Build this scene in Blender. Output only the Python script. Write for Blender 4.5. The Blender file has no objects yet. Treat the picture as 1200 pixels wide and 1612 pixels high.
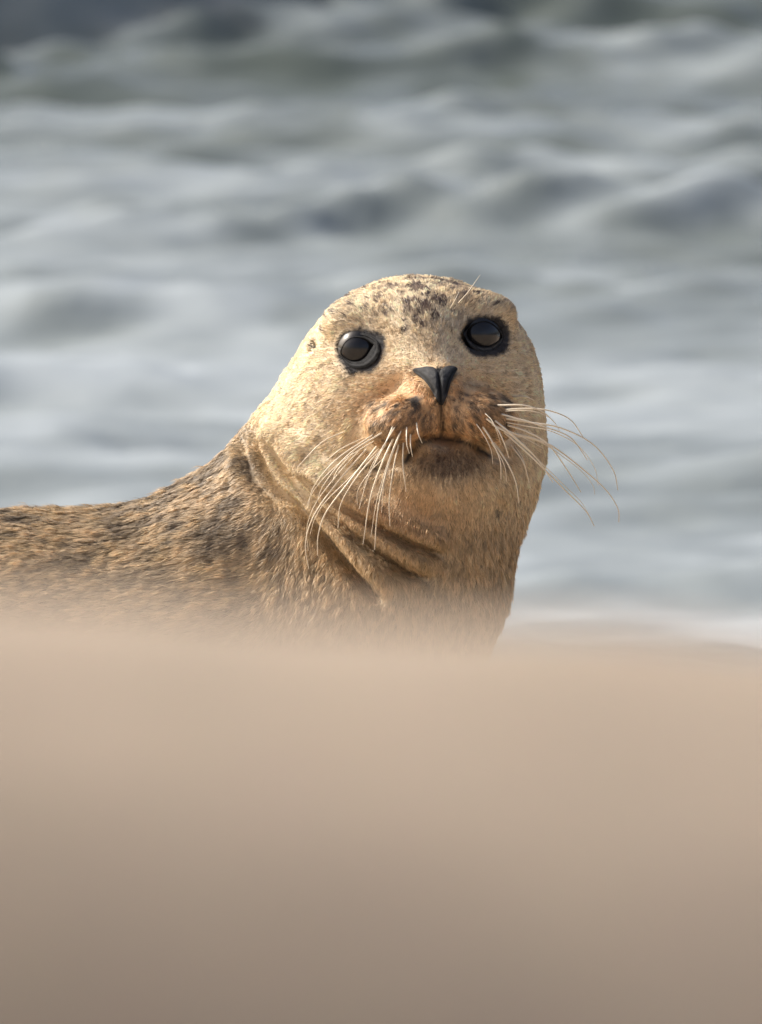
import bpy, math, os
import numpy as np
from mathutils import Vector, Matrix
from mathutils.bvhtree import BVHTree

rng = np.random.default_rng(7)
scn = bpy.context.scene
COL = scn.collection

# ------------------------------------------------------------------ camera
# photograph: 1200 x 1612 px; about 0.5 mm per pixel at the seal, which lies 12 m away
CAM_Z, DIST, PXR, S = 1.45, 12.0, 0.6/1200/12, 0.0005
PITCH = (806+1500)*PXR
CAMP = np.array([0, 0, CAM_Z])
RIGHT = np.array([1.0, 0, 0])
FWD = np.array([0, math.cos(PITCH), -math.sin(PITCH)])
UP = np.array([0, math.sin(PITCH), math.cos(PITCH)])
cam_d = bpy.data.cameras.new('camera')
cam = bpy.data.objects.new('camera', cam_d)
COL.objects.link(cam)
cam.location = CAMP
cam.rotation_euler = (math.pi/2-PITCH, 0, 0)
cam_d.sensor_fit = 'HORIZONTAL'
cam_d.sensor_width = 36
cam_d.lens = 720
cam_d.clip_end = 6000
cam_d.dof.use_dof = True
cam_d.dof.focus_distance = 11.93
cam_d.dof.aperture_fstop = 25.0
scn.camera = cam
scn.render.resolution_x, scn.render.resolution_y = 762, 1024

# ------------------------------------------------------------------ sky and sun
SUN_DIR = Vector((-0.74, 0.32, 0.60)).normalized()      # towards the sun: left, high, slightly behind the seal
world = bpy.data.worlds.new('World')
scn.world = world
world.use_nodes = True
wn = world.node_tree
bg = wn.nodes['Background']
sky = wn.nodes.new('ShaderNodeTexSky')
sky.sky_type = 'NISHITA'
sky.sun_disc = False
sky.sun_elevation = math.asin(SUN_DIR.z)
sky.sun_rotation = math.atan2(SUN_DIR.x, SUN_DIR.y)
sky.air_density = 0.7
sky.dust_density = 6.0
sky.ozone_density = 0.3
wn.links.new(sky.outputs[0], bg.inputs[0])
bg.inputs[1].default_value = 0.15
sun_d = bpy.data.lights.new('sun', 'SUN')
sun_d.energy = 4.3
sun_d.angle = math.radians(0.6)
sun_d.color = (1.0, 0.96, 0.90)
sun = bpy.data.objects.new('sun', sun_d)
COL.objects.link(sun)
sun.location = (-6, 14, 8)
sun.rotation_euler = SUN_DIR.to_track_quat('Z', 'Y').to_euler()
scn.view_settings.view_transform = 'Standard'
scn.view_settings.look = 'None'
scn.view_settings.exposure = 0.27
scn.view_settings.gamma = 1.0
scn.cycles.use_denoising = True
scn.cycles.max_bounces = 6

# ------------------------------------------------------------------ helpers
def lin(r, g, b):
    f = lambda c: c/12.92 if c <= 0.04045 else ((c+0.055)/1.055)**2.4
    return np.array([f(r/255), f(g/255), f(b/255)])

def P2W(px, py, d=0.0):
    """photo pixel + depth towards the camera (in the same unit) -> metres, at the seal"""
    px, py, d = np.broadcast_arrays(np.asarray(px, float), np.asarray(py, float), np.asarray(d, float))
    return (CAMP + DIST*FWD + S*((px-600)[..., None]*RIGHT - (py-806)[..., None]*UP - d[..., None]*FWD))

_perm = rng.random((64, 64, 64)).astype(np.float32)
def vnoise(p, scale=1.0):
    """value noise 0..1, p (n,3)"""
    q = np.asarray(p, np.float32)/scale
    i = np.floor(q).astype(np.int32)
    f = q-i
    f = f*f*f*(f*(f*6-15)+10)
    r = 0
    for a in (0, 1):
        wa = f[:, 0] if a else 1-f[:, 0]
        for b in (0, 1):
            wb = f[:, 1] if b else 1-f[:, 1]
            for c in (0, 1):
                wc = f[:, 2] if c else 1-f[:, 2]
                r = r+wa*wb*wc*_perm[(i[:, 0]+a) & 63, (i[:, 1]+b) & 63, (i[:, 2]+c) & 63]
    return r
def fbm(p, scale, octv=3):
    r, a, t = 0, 1.0, 0
    for k in range(octv):
        r = r+a*vnoise(np.asarray(p)+17.3*k, scale/2**k)
        t += a
        a *= 0.55
    return r/t
def sstep(a, b, x):
    t = np.clip((x-a)/(b-a), 0, 1)
    return t*t*(3-2*t)

def mesh_np(name, verts, faces_flat, face_size, smooth=True):
    me = bpy.data.meshes.new(name)
    nv, nf = len(verts), len(faces_flat)//face_size
    me.vertices.add(nv)
    me.vertices.foreach_set('co', np.ascontiguousarray(verts, np.float32).ravel())
    me.loops.add(len(faces_flat))
    me.loops.foreach_set('vertex_index', np.ascontiguousarray(faces_flat, np.int32))
    me.polygons.add(nf)
    me.polygons.foreach_set('loop_start', np.arange(nf, dtype=np.int32)*face_size)
    me.polygons.foreach_set('use_smooth', np.full(nf, smooth))
    me.update(calc_edges=True)
    return me
def add_obj(name, me, mat, parent=None):
    o = bpy.data.objects.new(name, me)
    COL.objects.link(o)
    if mat:
        me.materials.append(mat)
    if parent:
        o.parent = parent
    return o
def color_attr(me, cols, name='pigment'):
    a = me.attributes.new(name, 'FLOAT_COLOR', 'POINT')
    c = np.ones((len(cols), 4), np.float32)
    c[:, :3] = cols
    a.data.foreach_set('color', c.ravel())

def new_mat(name):
    m = bpy.data.materials.new(name)
    m.use_nodes = True
    return m, m.node_tree, m.node_tree.nodes['Principled BSDF']

# ------------------------------------------------------------------ materials
def mat_plain(name, col, rough=0.5, spec=0.5, coat=0.0):
    m, nt, b = new_mat(name)
    b.inputs['Base Color'].default_value = (*col, 1)
    b.inputs['Roughness'].default_value = rough
    b.inputs['Specular IOR Level'].default_value = spec
    b.inputs['Coat Weight'].default_value = coat
    b.inputs['Coat Roughness'].default_value = 0.12
    b.inputs['Coat IOR'].default_value = 1.5
    return m
def mat_skin():
    m, nt, b = new_mat('seal_skin')
    at = nt.nodes.new('ShaderNodeAttribute'); at.attribute_name = 'pigment'
    no = nt.nodes.new('ShaderNodeTexNoise'); no.inputs['Scale'].default_value = 900
    bu = nt.nodes.new('ShaderNodeBump'); bu.inputs['Strength'].default_value = 0.4; bu.inputs['Distance'].default_value = 0.001
    nt.links.new(at.outputs['Color'], b.inputs['Base Color'])
    nt.links.new(no.outputs[0], bu.inputs['Height'])
    nt.links.new(bu.outputs[0], b.inputs['Normal'])
    b.inputs['Roughness'].default_value = 0.6
    b.inputs['Specular IOR Level'].default_value = 0.25
    return m
def mat_fur():
    m, nt, b = new_mat('seal_fur')
    at = nt.nodes.new('ShaderNodeAttribute'); at.attribute_name = 'pigment'
    nt.links.new(at.outputs['Color'], b.inputs['Base Color'])
    b.inputs['Roughness'].default_value = 0.5
    b.inputs['Specular IOR Level'].default_value = 0.35
    tr = nt.nodes.new('ShaderNodeBsdfTranslucent')
    nt.links.new(at.outputs['Color'], tr.inputs[0])
    mx = nt.nodes.new('ShaderNodeMixShader'); mx.inputs[0].default_value = 0.3
    nt.links.new(b.outputs[0], mx.inputs[1]); nt.links.new(tr.outputs[0], mx.inputs[2])
    nt.links.new(mx.outputs[0], nt.nodes['Material Output'].inputs[0])
    return m
def mat_leather():
    m, nt, b = new_mat('dark_leather')
    no = nt.nodes.new('ShaderNodeTexNoise'); no.inputs['Scale'].default_value = 600; no.inputs['Detail'].default_value = 4
    cr = nt.nodes.new('ShaderNodeValToRGB')
    cr.color_ramp.elements[0].color = (0.004, 0.004, 0.005, 1)
    cr.color_ramp.elements[1].color = (0.028, 0.028, 0.030, 1)
    cr.color_ramp.elements[0].position, cr.color_ramp.elements[1].position = 0.35, 0.7
    bu = nt.nodes.new('ShaderNodeBump'); bu.inputs['Strength'].default_value = 0.5; bu.inputs['Distance'].default_value = 0.0008
    nt.links.new(no.outputs[0], cr.inputs[0]); nt.links.new(cr.outputs[0], b.inputs['Base Color'])
    nt.links.new(no.outputs[0], bu.inputs['Height']); nt.links.new(bu.outputs[0], b.inputs['Normal'])
    b.inputs['Roughness'].default_value = 0.42
    return m
def mat_sand():
    m, nt, b = new_mat('dry_sand')
    tc = nt.nodes.new('ShaderNodeTexCoord')
    n1 = nt.nodes.new('ShaderNodeTexNoise'); n1.inputs['Scale'].default_value = 3; n1.inputs['Detail'].default_value = 6
    n2 = nt.nodes.new('ShaderNodeTexNoise'); n2.inputs['Scale'].default_value = 1200; n2.inputs['Detail'].default_value = 2
    c1 = nt.nodes.new('ShaderNodeValToRGB')
    c1.color_ramp.elements[0].color = (*(lin(157, 142, 124)), 1)
    c1.color_ramp.elements[1].color = (*(lin(175, 159, 140)), 1)
    c1.color_ramp.elements[0].position, c1.color_ramp.elements[1].position = 0.3, 0.7
    mx = nt.nodes.new('ShaderNodeMix'); mx.data_type = 'RGBA'; mx.blend_type = 'OVERLAY'; mx.inputs[0].default_value = 0.5
    bu = nt.nodes.new('ShaderNodeBump'); bu.inputs['Strength'].default_value = 0.5; bu.inputs['Distance'].default_value = 0.001
    L = nt.links.new
    L(tc.outputs['Object'], n1.inputs['Vector']); L(tc.outputs['Object'], n2.inputs['Vector'])
    L(n1.outputs[0], c1.inputs[0]); L(c1.outputs[0], mx.inputs[6]); L(n2.outputs['Color'], mx.inputs[7])
    # wet sand beside the water is darker and shinier
    at = nt.nodes.new('ShaderNodeAttribute'); at.attribute_name = 'wet'
    m2 = nt.nodes.new('ShaderNodeMix'); m2.data_type = 'RGBA'
    L(at.outputs['Fac'], m2.inputs[0]); L(mx.outputs[2], m2.inputs[6])
    m2.inputs[7].default_value = (*lin(140, 122, 104), 1)
    L(m2.outputs[2], b.inputs['Base Color'])
    mr = nt.nodes.new('ShaderNodeMapRange'); mr.inputs[3].default_value = 0.9; mr.inputs[4].default_value = 0.35
    L(at.outputs['Fac'], mr.inputs[0]); L(mr.outputs[0], b.inputs['Roughness'])
    L(n2.outputs[0], bu.inputs['Height']); L(bu.outputs[0], b.inputs['Normal'])
    b.inputs['Specular IOR Level'].default_value = 0.3
    return m
def mat_water():
    m, nt, b = new_mat('sea_water')
    tc = nt.nodes.new('ShaderNodeTexCoord')
    mp = nt.nodes.new('ShaderNodeMapping'); mp.inputs['Scale'].default_value = (3.0, 5.0, 3.0)
    n1 = nt.nodes.new('ShaderNodeTexNoise'); n1.inputs['Scale'].default_value = 2.4; n1.inputs['Detail'].default_value = 6
    bu = nt.nodes.new('ShaderNodeBump'); bu.inputs['Strength'].default_value = 0.35; bu.inputs['Distance'].default_value = 0.02
    L = nt.links.new
    L(tc.outputs['Object'], mp.inputs[0]); L(mp.outputs[0], n1.inputs['Vector'])
    L(n1.outputs[0], bu.inputs['Height']); L(bu.outputs[0], b.inputs['Normal'])
    at = nt.nodes.new('ShaderNodeAttribute'); at.attribute_name = 'foam'
    mx = nt.nodes.new('ShaderNodeMix'); mx.data_type = 'RGBA'
    mx.inputs[6].default_value = (0.056, 0.072, 0.055, 1)
    mx.inputs[7].default_value = (0.55, 0.61, 0.65, 1)
    L(at.outputs['Fac'], mx.inputs[0]); L(mx.outputs[2], b.inputs['Base Color'])
    mr = nt.nodes.new('ShaderNodeMapRange'); mr.inputs[3].default_value = 0.12; mr.inputs[4].default_value = 0.7
    L(at.outputs['Fac'], mr.inputs[0]); L(mr.outputs[0], b.inputs['Roughness'])
    b.inputs['IOR'].default_value = 1.33
    return m
M_SKIN, M_FUR, M_LEATHER, M_SAND, M_WATER = mat_skin(), mat_fur(), mat_leather(), mat_sand(), mat_water()
M_LID = mat_skin(); M_LID.name = 'eyelid_skin'; M_LID.node_tree.nodes['Principled BSDF'].inputs['Roughness'].default_value = 0.65; M_LID.node_tree.nodes['Principled BSDF'].inputs['Specular IOR Level'].default_value = 0.2
M_EYE = mat_plain('eye_gloss', (0.012, 0.011, 0.011), 0.3, 0.2, 0.7)
M_WHISK = mat_plain('whisker_ivory', lin(236, 222, 196), 0.35, 0.5)

# ------------------------------------------------------------------ terrain
WATER_Z = -0.45
def graded(lo, hi, flo, fhi, step, grow):
    """fine between flo and fhi, growing steps outside"""
    mid = list(np.arange(flo, fhi+step*0.5, step))
    a, s = [], step
    x = flo
    while x > lo:
        s *= grow; x -= s; a.append(max(x, lo))
    b, s = [], step
    x = mid[-1]
    while x < hi:
        s *= grow; x += s; b.append(min(x, hi))
    return np.array(a[::-1]+mid+b, float)

RIDGE_Y = 3.35
def ridge_profile():
    """camera side of the ridge: rounds over, runs down gently, then steepens to its foot"""
    l = np.arange(0, 0.9, 0.002)
    ang = np.radians(np.interp(l, [0, 0.04, 0.10, 0.17, 0.22, 0.62, 0.72], [0, 14, 25, 47, 60, 50, 0]))  # steepening shaped to turn the lower sand from the sun and darken it
    return np.concatenate([[0], np.cumsum(np.cos(ang)*0.002), [200]]), np.concatenate([[0], -np.cumsum(np.sin(ang)*0.002), [-np.sum(np.sin(ang)*0.002)]])
PROF = ridge_profile()
def sand_h(x, y):
    top = CAM_Z-RIDGE_Y*math.tan(2478*PXR)          # crest of the sand ridge in front of the lens
    top = top-0.065*np.clip(x, -1, 1)                # a little higher on the left
    R = 0.20
    u = y-RIDGE_Y
    near = np.interp(-u, PROF[0], PROF[1])
    far = np.where(u < R*0.37, -(R-np.sqrt(np.maximum(R*R-np.clip(u, 0, R*0.37)**2, 1e-9))), -0.071*R-(u-R*0.37)*0.4)
    z = top+np.where(u < 0, near, far)
    floor = np.where(y < 12.7, 0.0, -0.102*(y-12.7))        # the beach slopes to the water behind the seal
    k = 0.15
    z = np.where(u < 0, z, np.maximum(z, floor)+k*np.exp(-np.abs(z-floor)/k)*0.3*sstep(1.0, 2.0, u))
    return np.where(y > 20, np.maximum(z, -0.102*7.3-0.02*(y-20)), z)
def make_terrain():
    xs = graded(-600, 600, -0.5, 0.5, 0.02, 1.14)
    ys = np.concatenate([graded(-60, 6, 2.9, 3.9, 0.008, 1.12), np.arange(6.2, 24, 0.2), np.geomspace(24.5, 900, 24)])
    X, Y = np.meshgrid(xs, ys)
    Z = sand_h(X, Y)
    p = np.stack([X, Y, Z*0], -1).reshape(-1, 3)
    near = np.exp(-((Y.ravel()-RIDGE_Y)/1.5)**2)
    Z = Z+((fbm(p+50, 0.9, 3)-0.5)*0.05*(1-near)).reshape(Z.shape)
    Z = Z+((fbm(p+90, 0.055, 3)-0.5)*0.006*near).reshape(Z.shape)
    V = np.stack([X, Y, Z], -1).reshape(-1, 3)
    ny, nx = X.shape
    i = np.arange(ny-1)[:, None]*nx+np.arange(nx-1)
    F = np.stack([i, i+1, i+nx+1, i+nx], -1).ravel()
    me = mesh_np('sand_ground', V, F, 4)
    wet = sstep(0.10, -0.02, Z.ravel()-WATER_Z)
    a = me.attributes.new('wet', 'FLOAT', 'POINT'); a.data.foreach_set('value', wet.astype(np.float32))
    o = add_obj('sand_ground', me, M_SAND)
    o['kind'] = 'structure'
    return o
make_terrain()

def make_sea():
    xs = graded(-900, 900, -1.8, 1.8, 0.03, 1.07)
    ys = graded(14, 2500, 16.5, 34, 0.03, 1.05)
    X, Y = np.meshgrid(xs, ys)
    Z = np.zeros_like(X)
    n = 80
    steep = np.zeros_like(X)
    for k in range(n):
        lam = 0.10*(1.5/0.10)**rng.random()
        ang = math.radians(-90+(9 if lam > 0.45 else 20)*(-1 if k % 2 else 1)*abs(rng.normal(0, 1)))       # rolling in towards the beach
        kx, ky = math.cos(ang)*2*math.pi/lam, math.sin(ang)*2*math.pi/lam
        amp = 0.0040*lam**0.55*rng.uniform(0.6, 1.3)
        ph = rng.uniform(0, 6.283)
        fade = 1/(1+np.maximum(np.hypot(X, Y-25)-25, 0)/40)
        Z += amp*fade*np.cos(kx*X+ky*Y+ph)
    P = np.stack([X, Y, Z*0], -1).reshape(-1, 3)
    env = 0.55+0.9*fbm(P*np.array([0.8, 0.55, 1])+9, 1.6, 2).reshape(X.shape)
    Z *= env
    Z = Z+0.6*np.maximum(Z, 0)*np.maximum(Z, 0)/0.03       # peaked crests
    shore = sstep(16.0, 20.0, Y)*0.75+0.25
    Z *= shore
    fo = fbm(P*np.array([1, 0.8, 1])+31, 0.40, 4).reshape(X.shape)
    fb = fbm(P*np.array([0.8, 0.6, 1])+77, 1.3, 2).reshape(X.shape)
    milky = 0.07+0.26*sstep(31, 18, Y)                       # milky tint; its fade with distance paints in a vignette's darker far water
    foam = milky*(0.5+1.0*fb)+0.20*sstep(0.42, 0.66, fo)*sstep(36, 22, Y)+0.12*sstep(0.012, 0.035, Z)*sstep(0.35, 0.6, fo)
    foam = np.clip(foam+sstep(20.5, 17.4, Y)*(0.16+0.2*sstep(0.35, 0.6, fo)), 0, 0.9)*(0.45+0.55*sstep(17.2, 18.6, Y))   # thin wash near the beach
    V = np.stack([X, Y, Z+WATER_Z], -1).reshape(-1, 3)
    ny, nx = X.shape
    i = np.arange(ny-1)[:, None]*nx+np.arange(nx-1)
    F = np.stack([i, i+1, i+nx+1, i+nx], -1).ravel()
    me = mesh_np('sea_water', V, F, 4)
    a = me.attributes.new('foam', 'FLOAT', 'POINT'); a.data.foreach_set('value', foam.ravel().astype(np.float32))
    o = add_obj('sea_water', me, M_WATER)
    o['kind'] = 'structure'
make_sea()

# ------------------------------------------------------------------ the seal: signed distance field -> one skin
def ell(p, c, r):
    q = [(p[i]-c[i]) for i in range(3)]
    k0 = np.sqrt(sum((q[i]/r[i])**2 for i in range(3)))
    k1 = np.sqrt(sum((q[i]/r[i]**2)**2 for i in range(3)))+1e-9
    return k0*(k0-1)/k1
def cone(p, a, ra, b, rb):
    ba = [b[i]-a[i] for i in range(3)]
    l2 = sum(v*v for v in ba)
    t = np.clip(sum((p[i]-a[i])*ba[i] for i in range(3))/l2, 0, 1)
    t2 = t*t*(3-2*t)*0.3+t*0.7
    return np.sqrt(sum((p[i]-a[i]-t*ba[i])**2 for i in range(3)))-(ra+(rb-ra)*t2)
def smin(a, b, k):
    h = np.maximum(k-np.abs(a-b), 0)/k
    return np.minimum(a, b)-h*h*k*0.25
def smax(a, b, k):
    return -smin(-a, -b, k)

EYES = [dict(ap=(562, 551), r=38.0, out=(-0.20, 0.04, 0.97), a=27, b=20, roll=-14, point=1, low=0.95, A=38, B=34, patch=(568, 554)),
        dict(ap=(758, 529), r=38.0, out=(0.24, 0.03, 0.96), a=31.5, b=22.5, roll=4, point=-1, low=0.82, A=37.5, B=32, patch=(764, 531))]

def seal_sdf(p):
    # trunk and tail
    f = cone(p, (-1950, 1350, -250), 55, (-1500, 1255, -250), 160)
    f = smin(f, cone(p, (-1500, 1255, -250), 160, (-700, 1126, -230), 286), 60)
    f = smin(f, cone(p, (-700, 1126, -230), 286, (20, 1112, -200), 294), 60)
    f = smin(f, cone(p, (20, 1112, -200), 294, (330, 1066, -150), 284), 60)
    f = smin(f, cone(p, (405, 1000, -140), 230, (592, 705, -50), 184), 90)
    # chest
    f = smin(f, cone(p, (652, 745, -25), 190, (540, 1050, -30), 188), 60)
    f = smin(f, cone(p, (540, 1050, -30), 188, (470, 1190, -60), 215), 60)
    # flippers
    f = smin(f, ell(p, (575, 1362, 130), (120, 34, 190)), 40)
    f = smin(f, ell(p, (480, 1362, -330), (120, 40, 170)), 40)
    f = smin(f, ell(p, (-2150, 1352, -180), (230, 40, 90)), 60)
    f = smin(f, ell(p, (-2150, 1352, -330), (230, 40, 90)), 60)
    # head
    f = smin(f, ell(p, (658, 594, 0), (188, 161, 172)), 40)
    f = smin(f, ell(p, (652, 690, -5), (203, 185, 178)), 50)
    f = smin(f, cone(p, (664, 548, 105), 66, (690, 618, 205), 42), 60)      # bridge of the nose
    f = smin(f, ell(p, (702, 742, 138), (80, 56, 84)), 40)                   # lower jaw
    f = smin(f, cone(p, (700, 770, 100), 85, (665, 930, 60), 120), 90)       # throat
    f = smin(f, ell(p, (636, 668, 203), (61, 47, 84)), 22)                   # whisker pads
    f = smin(f, ell(p, (754, 659, 199), (59, 47, 82)), 22)
    f = smin(f, ell(p, (692, 630, 212), (36, 44, 50)), 24)
    # brow ridges
    f = smin(f, ell(p, (566, 508, 88), (56, 30, 40)), 40)
    f = smin(f, ell(p, (758, 490, 82), (50, 28, 40)), 40)
    return f

def skin_depth(px, py):
    z = np.linspace(330, -120, 1801)
    f = seal_sdf((np.full_like(z, px), np.full_like(z, py), z))
    k = int(np.argmax(f < 0))
    return float(z[k])
for e in EYES:
    o = np.array(e['out']); o /= np.linalg.norm(o)
    e['out'] = o
    e['c'] = np.array([*e['ap'], skin_depth(*e['ap'])])-o*(e['r']-6.5)

def surface_nets(ax, ay, az, F):
    nx, ny, nz = F.shape
    neg = F < 0
    c = np.zeros((nx-1, ny-1, nz-1), np.int8)
    for a in (0, 1):
        for b in (0, 1):
            for d in (0, 1):
                c += neg[a:nx-1+a, b:ny-1+b, d:nz-1+d]
    cells = np.argwhere((c > 0) & (c < 8))
    idx = -np.ones(c.shape, np.int32)
    idx[tuple(cells.T)] = np.arange(len(cells))
    acc = np.zeros((len(cells), 3)); cnt = np.zeros(len(cells))
    axs = (ax, ay, az)
    corners = [(a, b, d) for a in (0, 1) for b in (0, 1) for d in (0, 1)]
    for u in corners:
        for dim in range(3):
            if u[dim]:
                continue
            v = list(u); v[dim] = 1
            i0 = cells+np.array(u); i1 = cells+np.array(v)
            f0 = F[tuple(i0.T)]; f1 = F[tuple(i1.T)]
            m = (f0 < 0) != (f1 < 0)
            t = np.where(m, f0/np.where(m, f0-f1, 1), 0)
            for k in range(3):
                p0 = axs[k][i0[:, k]]; p1 = axs[k][i1[:, k]]
                acc[:, k] += np.where(m, p0+t*(p1-p0), 0)
            cnt += m
    V = acc/cnt[:, None]
    quads = []
    for dim in range(3):
        o1, o2 = [(1, 2), (2, 0), (0, 1)][dim]
        sl0 = [slice(None)]*3; sl1 = [slice(None)]*3
        sl0[dim] = slice(0, -1); sl1[dim] = slice(1, None)
        ch = neg[tuple(sl0)] != neg[tuple(sl1)]
        e = np.argwhere(ch)
        ok = (e[:, o1] > 0) & (e[:, o2] > 0) & (e[:, o1] < F.shape[o1]-1) & (e[:, o2] < F.shape[o2]-1)
        e = e[ok]
        def cell(a, b):
            q = e.copy(); q[:, o1] -= a; q[:, o2] -= b
            return idx[tuple(q.T)]
        q = np.stack([cell(0, 0), cell(1, 0), cell(1, 1), cell(0, 1)], -1)
        flip = ~neg[tuple(e.T)]
        q[flip] = q[flip][:, ::-1]
        quads.append(q)
    return V, np.concatenate(quads)

def poly_dist(P, line):
    """distance of 2-D points to a polyline, its signed side and the run along it 0..1"""
    line = np.asarray(line, float)
    # smooth the polyline
    for _ in range(2):
        q = [line[0]]
        for a, b in zip(line[:-1], line[1:]):
            q += [0.75*a+0.25*b, 0.25*a+0.75*b]
        q.append(line[-1]); line = np.array(q)
    seg = np.linalg.norm(np.diff(line, axis=0), axis=1); tot = seg.sum(); acc = 0
    best = np.full(len(P), 1e9); side = np.zeros(len(P)); run = np.zeros(len(P))
    for a, b, l in zip(line[:-1], line[1:], seg):
        ba = b-a
        t = np.clip(((P-a)@ba)/(ba@ba), 0, 1)
        r = P-(a+t[:, None]*ba)
        d = np.hypot(r[:, 0], r[:, 1])
        m = d < best
        best[m] = d[m]
        side[m] = np.sign(ba[0]*(P[m, 1]-a[1])-ba[1]*(P[m, 0]-a[0]))
        run[m] = (acc+t[m]*l)/tot
        acc += l
    return best, side, run

def vert_normals(V, Q):
    n = np.zeros_like(V)
    a = V[Q[:, 2]]-V[Q[:, 0]]; b = V[Q[:, 3]]-V[Q[:, 1]]
    fn = np.cross(a, b)
    for k in range(4):
        for j in range(3):
            n[:, j] += np.bincount(Q[:, k], fn[:, j], len(V))
    return n/(np.linalg.norm(n, axis=1, keepdims=True)+1e-12)

MOUTH = [(638, 728), (646, 714), (662, 700), (684, 692), (706, 692), (730, 697), (752, 707), (770, 719)]
PHILTRUM = [(692, 626), (694, 650), (697, 688)]
def sculpt(V, Q):
    """grooves and folds pressed into the skin; V in design units (px, py, depth)"""
    N = vert_normals(V, Q)
    front = sstep(0.0, 0.25, N[:, 2])
    near = (V[:, 0] > 330) & (V[:, 1] < 1010)
    xy = V[:, :2]
    D = np.zeros(len(V))
    def groove(line, depth, width, ridge=0.0, ridge_w=0.0, rside=1, ends=0.15, dmin=-80):
        m = near & (V[:, 2] > dmin)
        d, s, run = poly_dist(xy[m], line)
        e = sstep(0, ends, run)*sstep(1, 1-ends, run)
        h = -depth*np.exp(-(d/width)**2)
        if ridge:
            h += ridge*np.exp(-((d-ridge_w)/(ridge_w*0.75))**2)*(s*rside > 0)
        D[m] += h*e*front[m]
    # neck folds
    groove([(384, 668), (380, 700), (392, 745), (420, 775), (455, 800)], 16, 9, 10, 18, -1, 0.2, -300)
    groove([(405, 655), (404, 700), (424, 752), (470, 800), (515, 850), (560, 905), (610, 955)], 32, 11, 27, 29, -1, 0.12, -300)
    groove([(432, 690), (455, 740), (500, 788), (545, 830), (590, 868), (640, 900), (690, 915)], 28, 9, 23, 26, -1, 0.12, -300)
    groove([(478, 745), (530, 786), (590, 826), (650, 858), (710, 876)], 25, 8, 20, 22, -1, 0.15, -300)
    # mouth, philtrum, nostrils, corners of the pads
    groove(MOUTH, 20, 6.5, 3, 12, 1, 0.1, 60)
    groove([(640, 718), (612, 735), (582, 742), (562, 734)], 8, 7, 0, 0, 1, 0.3, 30)
    groove([(768, 716), (790, 722), (806, 716)], 7, 7, 0, 0, 1, 0.3, 30)
    groove(PHILTRUM, 8, 4.5, 2, 10, 1, 0.1, 60)
    groove([(646, 585), (622, 604), (600, 632), (584, 668)], 9, 11, 0, 0, 1, 0.3, 30)
    groove([(722, 584), (752, 600), (790, 622), (812, 650)], 8, 11, 0, 0, 1, 0.3, 30)
    groove([(646, 586), (662, 592), (676, 610), (686, 630)], 10, 5, 0, 0, 1, 0.15, 60)
    groove([(722, 583), (710, 592), (703, 612), (698, 630)], 10, 5, 0, 0, 1, 0.15, 60)
    # ear hole
    groove([(492, 550), (496, 540)], 9, 4, 0, 0, 1, 0.01, -100)
    # the skin dips behind the eyeballs, inside the lids
    for e in EYES:
        q = np.hypot((V[:, 0]-e['ap'][0])/e['a'], (V[:, 1]-e['ap'][1])/e['b'])
        D -= 13*sstep(1.15, 0.75, q)*(V[:, 2] > 40)
    # gentle unevenness of the fat under the fur
    D += (fbm(V[:, [0, 1, 2]]+200, 60, 2)-0.5)*5*sstep(420, 500, V[:, 1])
    return V+N*D[:, None]

def build_seal():
    ax = graded(-2420, 930, 372, 868, 3.6, 1.09)
    ay = graded(395, 1415, 424, 940, 3.6, 1.10)
    az = graded(-600, 330, -60, 262, 3.6, 1.10)
    F = np.empty((len(ax), len(ay), len(az)), np.float32)
    for s in range(0, len(ax), 16):
        g = np.meshgrid(ax[s:s+16].astype(np.float32), ay.astype(np.float32), az.astype(np.float32), indexing='ij', sparse=True)
        F[s:s+16] = seal_sdf(g)
    V, Q = surface_nets(ax, ay, az, F)
    # design axes (x, y down, depth to camera): make the faces look outwards
    n = vert_normals(V, Q)
    if np.mean(np.sum(n*(V-np.array([0, 1100, -150])), 1)[V[:, 0] < 0]) < 0:
        Q = Q[:, ::-1]
    # relax the grid a little
    for _ in range(2):
        s = np.zeros_like(V); c = np.zeros(len(V))
        for a, b in ((0, 1), (1, 2), (2, 3), (3, 0)):
            for j in range(3):
                s[:, j] += np.bincount(Q[:, a], V[Q[:, b], j], len(V))+np.bincount(Q[:, b], V[Q[:, a], j], len(V))
            c += np.bincount(Q[:, a], minlength=len(V))+np.bincount(Q[:, b], minlength=len(V))
        V = 0.5*V+0.5*s/c[:, None]
    V = sculpt(V, Q)
    return V, Q
SV, SQ = build_seal()

# pigment of the coat, from where a point sits on the animal
C_CREAM, C_TAN, C_ORANGE = lin(231, 212, 179), lin(213, 188, 148), lin(205, 160, 111)
C_BACK, C_SPOT, C_CHEST, C_CHIN = lin(198, 176, 144), lin(98, 90, 82), lin(200, 175, 137), lin(88, 70, 56)
C_BLACK = lin(34, 33, 34)
SPOTS = [(648, 452, 16, 6), (672, 462, 10, 8), (690, 470, 8, 14), (662, 486, 9, 14), (700, 478, 14, 5), (640, 478, 7, 9), (655, 505, 8, 10),
         (682, 500, 7, 12), (640, 520, 6, 9), (570, 450, 16, 5), (545, 462, 14, 6), (525, 490, 8, 6), (540, 500, 10, 5), (600, 470, 9, 5), (615, 492, 8, 6),
         (720, 452, 12, 4), (750, 462, 10, 4), (775, 478, 9, 4), (712, 486, 9, 4), (590, 500, 8, 5), (505, 520, 6, 8), (672, 540, 26, 16), (530, 470, 10, 4), (555, 480, 8, 4), (580, 470, 10, 4), (575, 488, 7, 4), (620, 452, 12, 4), (600, 448, 9, 3), (632, 500, 5, 10), (668, 515, 6, 12), (735, 470, 10, 4), (762, 450, 8, 3), (512, 500, 7, 5)]
DASHES = []
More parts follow.
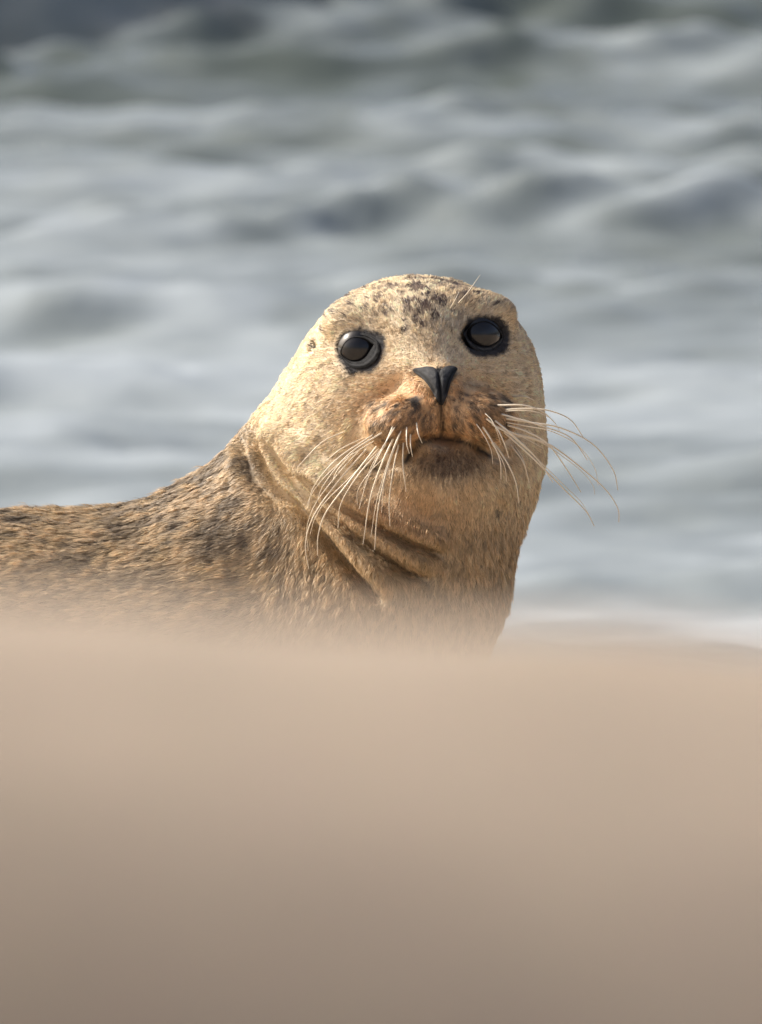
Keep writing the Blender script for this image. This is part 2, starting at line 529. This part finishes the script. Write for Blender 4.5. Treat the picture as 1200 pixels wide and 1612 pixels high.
_r2 = np.random.default_rng(3)
for sgn, cx, cy in ((-1, 632, 664), (1, 758, 654)):
    for row in range(7):
        for k in range(8):
            x = cx+sgn*(k*12-44+_r2.normal(0, 3)); y = cy+row*11-36+0.10*abs(x-692)+_r2.normal(0, 3)
            if math.hypot((x-cx)/64, (y-cy)/44) < 1:
                a = math.atan2(y-600, x-690)+_r2.normal(0, 0.25)
                DASHES.append((x, y, math.cos(a), math.sin(a), _r2.uniform(4.5, 9), _r2.uniform(2.2, 3.6), _r2.uniform(0.75, 1.0)))
def lerp(a, b, t):
    return a+(b-a)*np.asarray(t)[:, None]
def gauss2(X, Y, cx, cy, rx, ry):
    return np.exp(-(((X-cx)/rx)**2+((Y-cy)/ry)**2))
def pigment(P, N):
    X, Y, Dp = P[:, 0], P[:, 1], P[:, 2]
    n1 = fbm(P+11, 34, 3); n2 = fbm(P*np.array([1.0, 0.45, 1.0])+71, 13, 3); n3 = vnoise(P+5, 5.0)
    front = sstep(-0.15, 0.15, N[:, 2])
    body = sstep(436, 380, X+0.55*(700-Y)*(Y < 700)+0.35*np.minimum(Y-700, 300)*-1*(Y > 700))
    c = np.tile(C_CREAM, (len(P), 1))
    c = lerp(c, C_TAN, sstep(0.35, 0.65, n1)*0.55)
    c = lerp(c, C_CHEST, sstep(740, 860, Y)*0.9)
    # muzzle stained rusty
    muz = gauss2(X, Y, 690, 655, 108, 66)*sstep(60, 150, Dp)
    c = lerp(c, C_ORANGE, np.clip(muz*1.5, 0, 1)*(0.65+0.5*n1))
    c = lerp(c, C_ORANGE*0.95, gauss2(X, Y, 640, 800, 95, 45)*0.6*front)
    # crown markings
    crown = sstep(575, 470, Y)*sstep(500, 560, X)*(0.35+0.65*gauss2(X, Y, 665, 480, 70, 80))
    c = lerp(c, lin(108, 88, 76), crown*sstep(0.50, 0.58, n2)*0.95)
    for (sx, sy, rx, ry) in SPOTS:
        w = gauss2(X+(n1-0.5)*26, Y+(n2-0.5)*22, sx, sy, rx, ry)
        k = 0.35 if rx > 20 else 1.0
        c = lerp(c, lin(88, 72, 64), sstep(0.30, 0.65, w)*k*(Dp > -60)*sstep(0.25, 0.6, n3))
    # chin (wet brown, with muzzle shade painted in), mouth line, lips
    lip = gauss2(X, Y, 704, 728, 66, 26)*sstep(40, 110, Dp)
    c = lerp(c, C_CHIN, np.clip(lip*1.5, 0, 1)*(0.65+0.35*n3))
    d, s, r = poly_dist(P[:, :2], MOUTH)
    fr = (Dp > 90)
    c = lerp(c, C_BLACK*0.8, np.exp(-(d/5.0)**2)*fr)
    c = lerp(c, C_BLACK, sstep(0.35, 0.7, gauss2(X+(n2-0.5)*25, Y, 588, 733, 26, 12))*fr*sstep(0.3, 0.6, n3)*0.8)
    d, s, r = poly_dist(P[:, :2], PHILTRUM)
    c = lerp(c, C_BLACK, np.exp(-(d/4.0)**2)*fr*0.85)
    d, s, r = poly_dist(P[:, :2], [(690, 588), (693, 632)])
    c = lerp(c, C_BLACK*0.7, sstep(9, 6, d)*fr)
    # wart-like mark on the right pad, throat flecks
    c = lerp(c, C_SPOT*0.6, sstep(0.25, 0.5, gauss2(X+(n2-0.5)*12, Y+(n1-0.5)*12, 653, 634, 10, 8))*fr)
    c = lerp(c, C_SPOT*0.8, sstep(0.4, 0.8, gauss2(X+(n2-0.5)*14, Y, 782, 802, 5, 12))*front*0.8)
    c = lerp(c, C_SPOT, sstep(0.4, 0.9, gauss2(X+(n2-0.5)*14, Y, 486, 640, 4, 12))*front*0.6)
    # whisker follicles: short dark dashes on both pads
    for (cx, cy, dx, dy, ll, ww, k) in DASHES:
        m = (np.abs(X-cx) < 16) & (np.abs(Y-cy) < 16) & fr
        if m.any():
            u = (X[m]-cx)*dx+(Y[m]-cy)*dy; v = -(X[m]-cx)*dy+(Y[m]-cy)*dx
            c[m] = lerp(c[m], C_SPOT*0.55, np.exp(-(u/ll)**2-(v/ww)**2)*k)
    # pale highlight painted on the wet lower lip
    c = lerp(c, lin(150, 140, 128), gauss2(X+(n2-0.5)*20, Y, 690, 704, 22, 7)*0.8*fr)
    # dark skin round the eyes and at the nose
    for e in EYES:
        ex, ey, ed = e['c']
        ro = math.radians(e['roll'])
        ex, ey = e['patch']
        u = (X-ex)*math.cos(ro)+(Y-ey)*math.sin(ro); v = -(X-ex)*math.sin(ro)+(Y-ey)*math.cos(ro)
        q = np.sqrt((u/(e['A']+2))**2+(v/(e['B']+2))**2)
        c = lerp(c, C_BLACK*(1.2+1.2*n3[:, None]), sstep(1.14, 0.88, q+(n2-0.5)*0.35)*(Dp > 20))
    c = lerp(c, C_BLACK, sstep(1.2, 0.7, np.hypot((X-594)/13, (Y-535)/12))*(Dp > 20)*0.85)
    c = lerp(c, C_BLACK*0.6, sstep(1.2, 0.8, np.hypot((X-495+(Y-545)*0.3)/2.6, (Y-545)/6.5))*(Dp > -80))
    # back: darker, mottled with soft dark flecks
    back = lerp(np.tile(C_BACK, (len(P), 1)), C_TAN*0.9, sstep(0.4, 0.7, n1)*0.7)
    big = fbm(P*np.array([0.55, 1.0, 1.0])+140, 42, 3)
    back = lerp(back, C_SPOT*1.1, sstep(0.54, 0.64, big)*0.6)
    back = lerp(back, C_SPOT, sstep(0.54, 0.68, n2)*0.5)
    back = lerp(back, C_TAN, sstep(820, 960, Y)*0.45)
    c = lerp(c, back, body)
    return np.clip(c, 0.004, 0.9)

SN = vert_normals(SV, SQ)
BASE = P2W(560, 1400, -60); BASE[2] = 0.0
def toW(P):
    return P2W(P[:, 0], P[:, 1], P[:, 2])-BASE

seal = bpy.data.objects.new('seal', None)
COL.objects.link(seal)
seal.location = BASE
seal['label'] = 'sandy brown speckled seal with long pale whiskers lying on the beach, facing the camera'
seal['category'] = 'seal'
FLIP = True   # design axes are left-handed against the world's: reverse the winding
WV = toW(SV)
fn = vert_normals(WV, SQ)
if np.mean(np.sum(fn*(WV-WV.mean(0)), 1)) < 0:
    SQ = SQ[:, ::-1]; fn = -fn
me = mesh_np('body', WV, SQ.ravel(), 4)
color_attr(me, pigment(SV, SN if SN[:, 2][SV[:, 2] > 150].mean() > 0 else -SN))
body = add_obj('body', me, M_SKIN, seal)
if SN[SV[:, 2] > 150, 2].mean() < 0:
    SN = -SN

# surface lookup in design space
DV = SV*np.array([1, 1, 1.0])
bvh = BVHTree.FromPolygons([tuple(v) for v in DV], [tuple(q) for q in SQ.tolist()])
def surf(px, py):
    h = bvh.ray_cast(Vector((px, py, 600)), Vector((0, 0, -1)))
    return h[0].z if h[0] else 0.0

# ---- eyes
def uv_sphere(nu=48, nv=32):
    th = np.linspace(0, math.pi, nv+1); ph = np.linspace(0, 2*math.pi, nu, endpoint=False)
    v = np.array([[math.sin(t)*math.cos(a), math.sin(t)*math.sin(a), math.cos(t)] for t in th for a in ph])
    f = []
    for i in range(nv):
        for j in range(nu):
            k = (j+1) % nu
            f.append([i*nu+j, (i+1)*nu+j, (i+1)*nu+k, i*nu+k])
    return v, np.array(f)
def fix_out(V, Q):
    n = vert_normals(V, Q)
    return Q if np.mean(np.sum(n*(V-V.mean(0)), 1)) > 0 else Q[:, ::-1]
for e in EYES:
    c = np.array(e['c'], float); r = e['r']
    sv, sf = uv_sphere()
    w = toW(c+sv*r*0.99)
    eye = add_obj('eye', mesh_np('eye', w, fix_out(w, sf).ravel(), 4), M_EYE, seal)
    # eyelid: a soft dark ring round an almond opening
    o = np.array(e['out']); o = o/np.linalg.norm(o)
    ro = math.radians(e['roll'])
    U = np.array([math.cos(ro), math.sin(ro), 0]); U = U-o*(U@o); U /= np.linalg.norm(U)
    W = np.cross(o, U); W = W if W[1] > 0 else -W
    nt_, prof = 72, 14
    verts, lidc = [], []
    pc = np.array([*e['patch'], 0.0])
    for i in range(nt_):
        t = 2*math.pi*i/nt_
        ct, st = math.cos(t), math.sin(t)
        pin = np.array([e['a']*ct, e['b']*st*(1.0-0.85*(0.5+0.5*ct*e['point'])**4)*(1.0-0.45*(0.5-0.5*ct*e['point'])**6)*(e['low'] if st > 0 else 1.0)])
        pi2 = np.array(e['ap'])+np.array([U[0]*pin[0]+W[0]*pin[1], U[1]*pin[0]+W[1]*pin[1]])
        po2 = pc[:2]+0.84*np.array([U[0]*e['A']*ct+W[0]*e['B']*st, U[1]*e['A']*ct+W[1]*e['B']*st])
        for j in range(prof):
            sj = j/(prof-1)
            xy = pi2+(po2-pi2)*sj
            q2 = (xy-c[:2])@(xy-c[:2])
            zb = c[2]+math.sqrt(max(r*r-q2, 9.0))
            zs = skin_depth(xy[0], xy[1])
            k = float(sstep(0.0, 0.55, np.array(sj)))
            zz = (1-k)*max(zb, zs-3)+k*zs
            # rounded margin, a furrow, loose wrinkles, then flush with the skin
            nz = float(vnoise(np.array([[xy[0], xy[1], 3.0]]), 6.0)[0])-0.5
            h = 2.0*math.exp(-((sj-0.20)/0.16)**2)-1.0*math.exp(-((sj-0.48)/0.08)**2)+1.4*math.exp(-((sj-0.66)/0.10)**2)+2.4*nz*math.sin(math.pi*sj)+0.8*math.sin(math.pi*sj)
            z = zz+h*(1-0.85*sj**1.5)
            if j == 0:
                z = zb-2.0
            if j == prof-1:
                z = zs-3.0
            verts.append([xy[0], xy[1], z])
            low = 0.5+0.5*math.tanh(3*(st-0.15))                     # the lower lid is the paler one
            g = 0.007+0.055*math.exp(-((sj-0.40)/0.15)**2)*low+0.012*math.exp(-((sj-0.75)/0.12)**2)+0.012*math.exp(-((sj-0.45)/0.2)**2)*(1-low)
            lidc.append([g, g*1.02, g*1.05] if j < prof-1 else [0.03, 0.028, 0.026])
    verts = np.array(verts)
    q = []
    for i in range(nt_):
        k = (i+1) % nt_
        for j in range(prof-1):
            q.append([i*prof+j, i*prof+j+1, k*prof+j+1, k*prof+j])
    q = np.array(q)
    nn = np.cross(verts[q[:, 2]]-verts[q[:, 0]], verts[q[:, 3]]-verts[q[:, 1]])
    w = toW(verts)
    nw = np.cross(w[q[:, 2]]-w[q[:, 0]], w[q[:, 3]]-w[q[:, 1]])
    if np.mean(nw[:, 1]) > 0:
        q = q[:, ::-1]
    lm = mesh_np('eyelid', w, q.ravel(), 4)
    color_attr(lm, np.array(lidc)*(0.25+1.1*vnoise(verts, 4.0))[:, None])
    add_obj('eyelid', lm, M_LID, eye)

# ---- nose: dark leather, two lobes parted by a furrow, a slit along each wing
NOSE = [(648, 583), (660, 580), (673, 578), (684, 580), (690, 586), (697, 580), (708, 577), (721, 581), (714, 590), (708, 602), (704, 618), (700, 632),
        (694.5, 639), (688, 633), (682, 621), (675, 608), (665, 597), (655, 590)]
def make_nose():
    poly = np.array(NOSE, float)
    for _ in range(2):
        nx_ = np.roll(poly, -1, 0)
        poly = np.stack([0.75*poly+0.25*nx_, 0.25*poly+0.75*nx_], 1).reshape(-1, 2)
    # skin under the nose, smoothed by a quadratic fit
    gx, gy = np.meshgrid(np.linspace(652, 718, 9), np.linspace(580, 636, 9))
    gz = np.array([skin_depth(x, y) for x, y in zip(gx.ravel(), gy.ravel())])
    A = lambda x, y: np.stack([np.ones_like(x), x, y, x*x, x*y, y*y], 1)
    xs, ys = (gx.ravel()-690)/40, (gy.ravel()-606)/40
    co = np.linalg.lstsq(A(xs, ys), gz, rcond=None)[0]
    mid = np.array([689.5, 598.0])
    rings = 15
    n = len(poly)
    V, C = [], []
    ts = np.linspace(1.06, 0, rings)
    P2 = np.concatenate([mid+(poly-mid)*t for t in ts[:-1]]+[mid[None]])
    ds, _, _ = poly_dist(P2, [(690, 584), (691, 600), (694, 640)])
    dl, _, _ = poly_dist(P2, [(650, 584), (662, 589), (673, 601), (683, 619)])
    dr, _, _ = poly_dist(P2, [(718, 582), (710, 590), (704, 605), (701, 620)])
    tt = np.concatenate([np.full(n, t) for t in ts[:-1]]+[[0.0]])
    edge = (1-np.clip(tt, 0, 1)**4)
    fit = A((P2[:, 0]-690)/40, (P2[:, 1]-606)/40)@co
    true = np.array([skin_depth(x, y) for x, y in P2])
    z = np.maximum(fit, true)+6.5*edge-4.5*np.exp(-(ds/3.0)**2)-4.0*np.exp(-(dl/2.6)**2)-4.0*np.exp(-(dr/2.6)**2)
    z = z+1.2*(vnoise(np.column_stack([P2, z*0]), 4.0)-0.5)
    z = np.where(tt > 1.0, true-5, np.maximum(z, true+0.6))
    g = (0.024+0.040*vnoise(np.column_stack([P2, z*0+9]), 3.2))*(1-0.9*np.exp(-(ds/2.4)**2))*(1-0.9*np.exp(-(dl/2.6)**2))*(1-0.9*np.exp(-(dr/2.6)**2))
    Vv = np.column_stack([P2, z])
    F = []
    for i in range(rings-2):
        for k in range(n):
            k2 = (k+1) % n
            F.append([i*n+k, i*n+k2, (i+1)*n+k2, (i+1)*n+k])
    top = (rings-1)*n
    F = np.array(F)
    w = toW(Vv)
    tri = [[(rings-2)*n+k, (rings-2)*n+(k+1) % n, top] for k in range(n)]
    nw = np.cross(w[F[:, 2]]-w[F[:, 0]], w[F[:, 3]]-w[F[:, 1]])
    flip = nw[:, 1].mean() > 0
    fl = [list(f)[::-1] if flip else list(f) for f in F.tolist()+tri]
    me = bpy.data.meshes.new('nose')
    me.from_pydata([tuple(v) for v in w], [], fl)
    me.polygons.foreach_set('use_smooth', [True]*len(fl))
    color_attr(me, np.column_stack([g, g*1.02, g*1.06]))
    add_obj('nose', me, M_LID, seal)
make_nose()

# ---- whiskers
LEFT = [[(547, 679), (508, 697), (469, 736)], [(589, 685), (532, 723), (496, 765), (486, 800)],
        [(580, 705), (535, 756), (496, 810), (482, 855), (487, 895)], [(595, 702), (550, 759), (514, 807), (502, 843), (501, 874)],
        [(610, 699), (568, 744), (538, 792), (533, 831)], [(620, 669), (607, 699), (580, 753), (566, 801)],
        [(620, 690), (601, 732), (583, 786), (572, 856)], [(630, 681), (610, 738), (595, 804), (590, 865)],
        [(628, 699), (620, 735), (613, 786), (614, 828)], [(635, 696), (634, 732), (639, 774)],
        [(640, 672), (640, 699), (644, 715)], [(646, 684), (646, 702), (649, 720)], [(655, 666), (658, 684), (664, 699)],
        [(559, 711), (532, 741), (524, 760)], [(604, 681), (550, 716), (512, 762), (500, 790)], [(575, 690), (540, 706), (512, 728)]]
RIGHTW = [[(806, 626), (825, 625), (840, 631)], [(792, 647), (830, 645), (862, 648), (895, 662), (916, 690)],
          [(792, 660), (835, 667), (880, 675), (930, 700), (962, 740), (970, 772)], [(762, 659), (780, 675), (792, 700), (799, 721)],
          [(775, 662), (800, 682), (825, 705), (850, 730)], [(757, 671), (772, 695), (785, 725), (787, 755)],
          [(775, 696), (797, 730), (810, 760), (815, 792)], [(802, 700), (822, 727), (832, 760)],
          [(790, 680), (815, 702), (848, 733), (890, 775), (920, 805), (933, 828)],
          [(800, 682), (840, 692), (870, 705), (910, 735), (950, 770), (970, 800), (972, 822)],
          [(795, 670), (825, 680), (860, 700), (890, 740), (912, 775)], [(785, 653), (850, 672), (895, 690), (922, 725)],
          [(770, 668), (808, 690), (842, 722), (868, 760)], [(780, 640), (822, 640), (852, 650), (872, 668)]]
BROW = [[(720, 480), (736, 462), (755, 435)], [(708, 488), (716, 474), (722, 462)]]
def catmull(pts, n):
    pts = np.asarray(pts, float)
    p = np.vstack([2*pts[0]-pts[1], pts, 2*pts[-1]-pts[-2]])
    out = []
    m = len(pts)-1
    for i in range(n+1):
        t = i/n*m; k = min(int(t), m-1); t -= k
        a, b, c, d = p[k:k+4]
        out.append(0.5*((2*b)+(-a+c)*t+(2*a-5*b+4*c-d)*t*t+(-a+3*b-3*c+d)*t**3))
    return np.array(out)
def tube(path, radii, sides=6):
    tan = np.gradient(path, axis=0); tan /= np.linalg.norm(tan, axis=1, keepdims=True)
    ref = np.array([0.1, 0.2, 1.0])
    a = np.cross(tan, ref); a /= np.linalg.norm(a, axis=1, keepdims=True); b = np.cross(tan, a)
    V = []
    for k in range(sides):
        an = 2*math.pi*k/sides
        V.append(path+radii[:, None]*(a*math.cos(an)+b*math.sin(an)))
    V = np.stack(V, 1).reshape(-1, 3)
    n = len(path)
    Q = [[i*sides+k, i*sides+(k+1) % sides, (i+1)*sides+(k+1) % sides, (i+1)*sides+k] for i in range(n-1) for k in range(sides)]
    return V, np.array(Q)
def whisker(pts, sgn, r0=1.35):
    p = catmull(pts, 22)
    L = np.concatenate([[0], np.cumsum(np.hypot(*np.diff(p, axis=0).T))]); t = L/L[-1]
    z0 = surf(*p[0])
    z = z0-4+26*np.sin(np.minimum(t*2.2, math.pi/2)) - 0.35*L*t*(1.0 if sgn > 0 else 0.6)
    for i in range(1, len(p)):
        s = surf(p[i][0], p[i][1])
        if s > -50:
            z[i] = max(z[i], s+min(3+10*t[i], 9))
    for _ in range(3):
        z[1:-1] = 0.5*z[1:-1]+0.25*(z[:-2]+z[2:])
    path = np.column_stack([p, z])
    V, Q = tube(path, r0*(1-0.66*t))
    w = toW(V)
    add_obj('whisker', mesh_np('whisker', w, fix_out(w, Q).ravel(), 4), M_WHISK, seal)
for k, w in enumerate(LEFT):
    whisker(w, -1, 1.75 if k in (2, 3, 6, 7) else 1.35)
for k, w in enumerate(RIGHTW):
    whisker(w, 1, 1.7)
_r3 = np.random.default_rng(21)
for side_, src, count in ((-1, LEFT[1:10], 7), (1, RIGHTW[1:], 9)):       # finer ones between the stout ones
    for k in range(count):
        p = np.array(src[k % len(src)], float)
        t = np.linspace(0, 1, len(p))[:, None]
        p = p+_r3.normal(0, 6, 2)*(1-t)+_r3.normal(0, 13, 2)*t
        p = p[0]+(p-p[0])*_r3.uniform(0.7, 0.95)
        whisker([tuple(q) for q in p], side_, 0.95)
for w in BROW:
    whisker(w, 1, 0.9)

# ---- fur: short flat-lying hairs over the whole coat
def make_fur():
    V, Q, N = SV, SQ, SN
    tri = np.concatenate([Q[:, [0, 1, 2]], Q[:, [0, 2, 3]]])
    a, b, c = V[tri[:, 0]], V[tri[:, 1]], V[tri[:, 2]]
    area = np.linalg.norm(np.cross(b-a, c-a), axis=1)*0.5
    cen = (a+b+c)/3
    cn = N[tri].mean(1)
    dens = 0.55+0.45*sstep(340, 420, cen[:, 0])
    dens *= np.where(cn[:, 2] < -0.25, 0.12, 1.0)
    dens *= (0.14+0.86*sstep(-420, -40, cen[:, 0]))*(0.3+0.7*sstep(1130, 1010, cen[:, 1]))
    n = int(os.environ.get('FUR', 450000))
    pr = area*dens; pr /= pr.sum()
    ti = rng.choice(len(tri), n, p=pr)
    r1, r2 = rng.random(n), rng.random(n)
    s = np.sqrt(r1)
    w0, w1, w2 = 1-s, s*(1-r2), s*r2
    T = tri[ti]
    P = V[T[:, 0]]*w0[:, None]+V[T[:, 1]]*w1[:, None]+V[T[:, 2]]*w2[:, None]
    Nn = N[T[:, 0]]*w0[:, None]+N[T[:, 1]]*w1[:, None]+N[T[:, 2]]*w2[:, None]
    Nn /= np.linalg.norm(Nn, axis=1, keepdims=True)
    # bald: eyes, nose, mouth slit
    keep = np.ones(n, bool)
    for e in EYES:
        ex, ey, ed = e['c']
        ex, ey = e['patch']
        q = np.hypot((P[:, 0]-ex)/(e['A']*0.72), (P[:, 1]-ey)/(e['B']*0.72))
        keep &= ~((q < 1) & (P[:, 2] > 20))
    ins = np.zeros(n, bool)
    for (xa, ya), (xb, yb) in zip(NOSE, NOSE[1:]+NOSE[:1]):
        cr = ((ya > P[:, 1]) != (yb > P[:, 1])) & (P[:, 0] < (xb-xa)*(P[:, 1]-ya)/(yb-ya+1e-9)+xa)
        ins ^= cr
    keep &= ~(ins & (P[:, 2] > 90))
    d, _, _ = poly_dist(P[:, :2], MOUTH)
    keep &= ~((d < 5) & (P[:, 2] > 90))
    P, Nn = P[keep], Nn[keep]
    n = len(P)
    # lie of the hair: away from the nose on the head, down the neck, tailwards on the body
    tail = sstep(470, 360, P[:, 0])[:, None]
    nose = np.array([690, 590, 240.0])
    rad = P-nose; rad /= np.linalg.norm(rad, axis=1, keepdims=True)
    below = sstep(740, 860, P[:, 1])[:, None]
    rad = rad*(1-below*0.7)+np.array([-0.08, 1, -0.1])*below*0.7
    bodyd = np.array([-1, 0.28, -0.1])
    dirv = rad*(1-tail)+bodyd*tail
    sw = (np.stack([fbm(P+k*91, 38, 2) for k in range(3)], 1)-0.5)*1.1
    dirv = dirv+sw*(0.6-0.2*tail)+rng.normal(0, 0.10, (n, 3))
    dirv -= Nn*np.sum(dirv*Nn, 1)[:, None]
    dirv /= np.linalg.norm(dirv, axis=1, keepdims=True)+1e-9
    side = np.cross(Nn, dirv)
    # length and lift, in clumps
    onbody = tail[:, 0]
    face = np.exp(-(((P[:, 0]-690)/120)**2+((P[:, 1]-600)/110)**2))*(P[:, 2] > 40)
    chest = sstep(760, 860, P[:, 1])*(1-onbody)
    L = 12*(1-onbody)+22*onbody
    L = L*(1-0.45*face)+chest*4
    L *= rng.uniform(0.6, 1.25, n)
    for fold in ([(384, 668), (380, 700), (392, 745), (420, 775), (455, 800)], [(405, 655), (404, 700), (424, 752), (470, 800), (515, 850), (560, 905), (610, 955)],
                 [(432, 690), (455, 740), (500, 788), (545, 830), (590, 868), (640, 900), (690, 915)], [(478, 745), (530, 786), (590, 826), (650, 858), (710, 876)]):
        df, _, _ = poly_dist(P[:, :2], fold)
        L = L*(0.68+0.32*sstep(10, 34, df))
    L = np.maximum(L, 5.0)
    dm, _, _ = poly_dist(P[:, :2], MOUTH)
    L = np.where(P[:, 2] > 90, L*(0.3+0.7*sstep(4, 20, dm)), L)                # the lips are nearly bare
    L *= 1-0.45*gauss2(P[:, 0], P[:, 1], 704, 728, 66, 26)*(P[:, 2] > 60)
    for e in EYES:
        q = np.hypot((P[:, 0]-e['patch'][0])/e['A'], (P[:, 1]-e['patch'][1])/e['B'])
        L = np.where(P[:, 2] > 20, L*(0.38+0.62*sstep(1.0, 1.35, q)), L)
    cl = fbm(P+300, 11, 2)
    lift = (0.035+0.08*onbody+0.10*chest+0.30*np.maximum(cl-0.52, 0)*2)*rng.uniform(0.5, 1.5, n)
    far = np.maximum(sstep(-40, -420, P[:, 0]), 0.5*sstep(1010, 1130, P[:, 1]))   # sparser but broader hairs out of sight
    wd = (0.55+0.25*onbody)*rng.uniform(0.7, 1.3, n)*(1+1.6*far)
    L = L*(1+0.35*far)
    rot = rng.normal(0, 0.32, n)
    wv = side*np.cos(rot)[:, None]+Nn*np.sin(rot)[:, None]
    root = P-Nn*0.8
    tipd = dirv*L[:, None]+side*(rng.normal(0, 0.07, n)*L)[:, None]
    # locks: hairs of one cell lean to a common tip
    cs = 9+7*onbody+3*chest
    al = np.stack([np.sum(P*dirv, 1)/(cs*2.2), np.sum(P*side, 1)/cs], 1)
    pj = P+(np.stack([vnoise(P+k*37, 9) for k in range(3)], 1)-0.5)*9
    ids = np.floor(pj/cs[:, None]).astype(np.int64)
    key = ((ids[:, 0]*73856093) ^ (ids[:, 1]*19349663) ^ (ids[:, 2]*83492791)) & 0xffff
    hr = rng.random((65536, 4))
    centre = (ids+0.5+(hr[key, :3]-0.5)*0.7)*cs[:, None]
    pull = centre-P
    pull -= Nn*np.sum(pull*Nn, 1)[:, None]
    pull -= dirv*np.sum(pull*dirv, 1)[:, None]
    tipd = tipd+pull*0.55
    htone = hr[key, 3]
    lift = lift+0.16*(htone-0.5)*(0.5+onbody)
    lift = np.maximum(lift+0.10*chest*(rng.random(n) < 0.3)+0.12*chest*(htone > 0.86), 0.03)
    mid = P+tipd*0.5+Nn*(L*lift*0.75)[:, None]
    tip = P+tipd+Nn*(L*lift*0.95)[:, None]
    VV = np.stack([root-wv*wd[:, None], root+wv*wd[:, None], mid-wv*(wd*0.8)[:, None], mid+wv*(wd*0.8)[:, None], tip], 1)
    base = np.arange(n)[:, None]*5
    TT = (base[:, :, None]+np.array([[0, 1, 3], [0, 3, 2], [2, 3, 4]])[None]).reshape(-1)
    col = pigment(P+rng.normal(0, 0.7, (n, 3)), Nn)
    tone = np.clip(rng.normal(1.0, 0.11, n), 0.5, 1.5)*(0.72+0.50*htone+0.1*cl)*(1+0.35*face*rng.normal(0, 0.6, n))
    tone = np.where(rng.random(n) < 0.04+0.03*onbody, tone*0.5, tone)        # scattered dark guard hairs
    col = np.clip(col*tone[:, None], 0.004, 0.85)
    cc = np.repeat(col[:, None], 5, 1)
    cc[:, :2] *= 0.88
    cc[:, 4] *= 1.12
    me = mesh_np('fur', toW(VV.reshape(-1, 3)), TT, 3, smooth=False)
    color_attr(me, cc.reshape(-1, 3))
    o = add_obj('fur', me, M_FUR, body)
    o['kind'] = 'stuff'
if os.environ.get('FUR') != '0':
    make_fur()
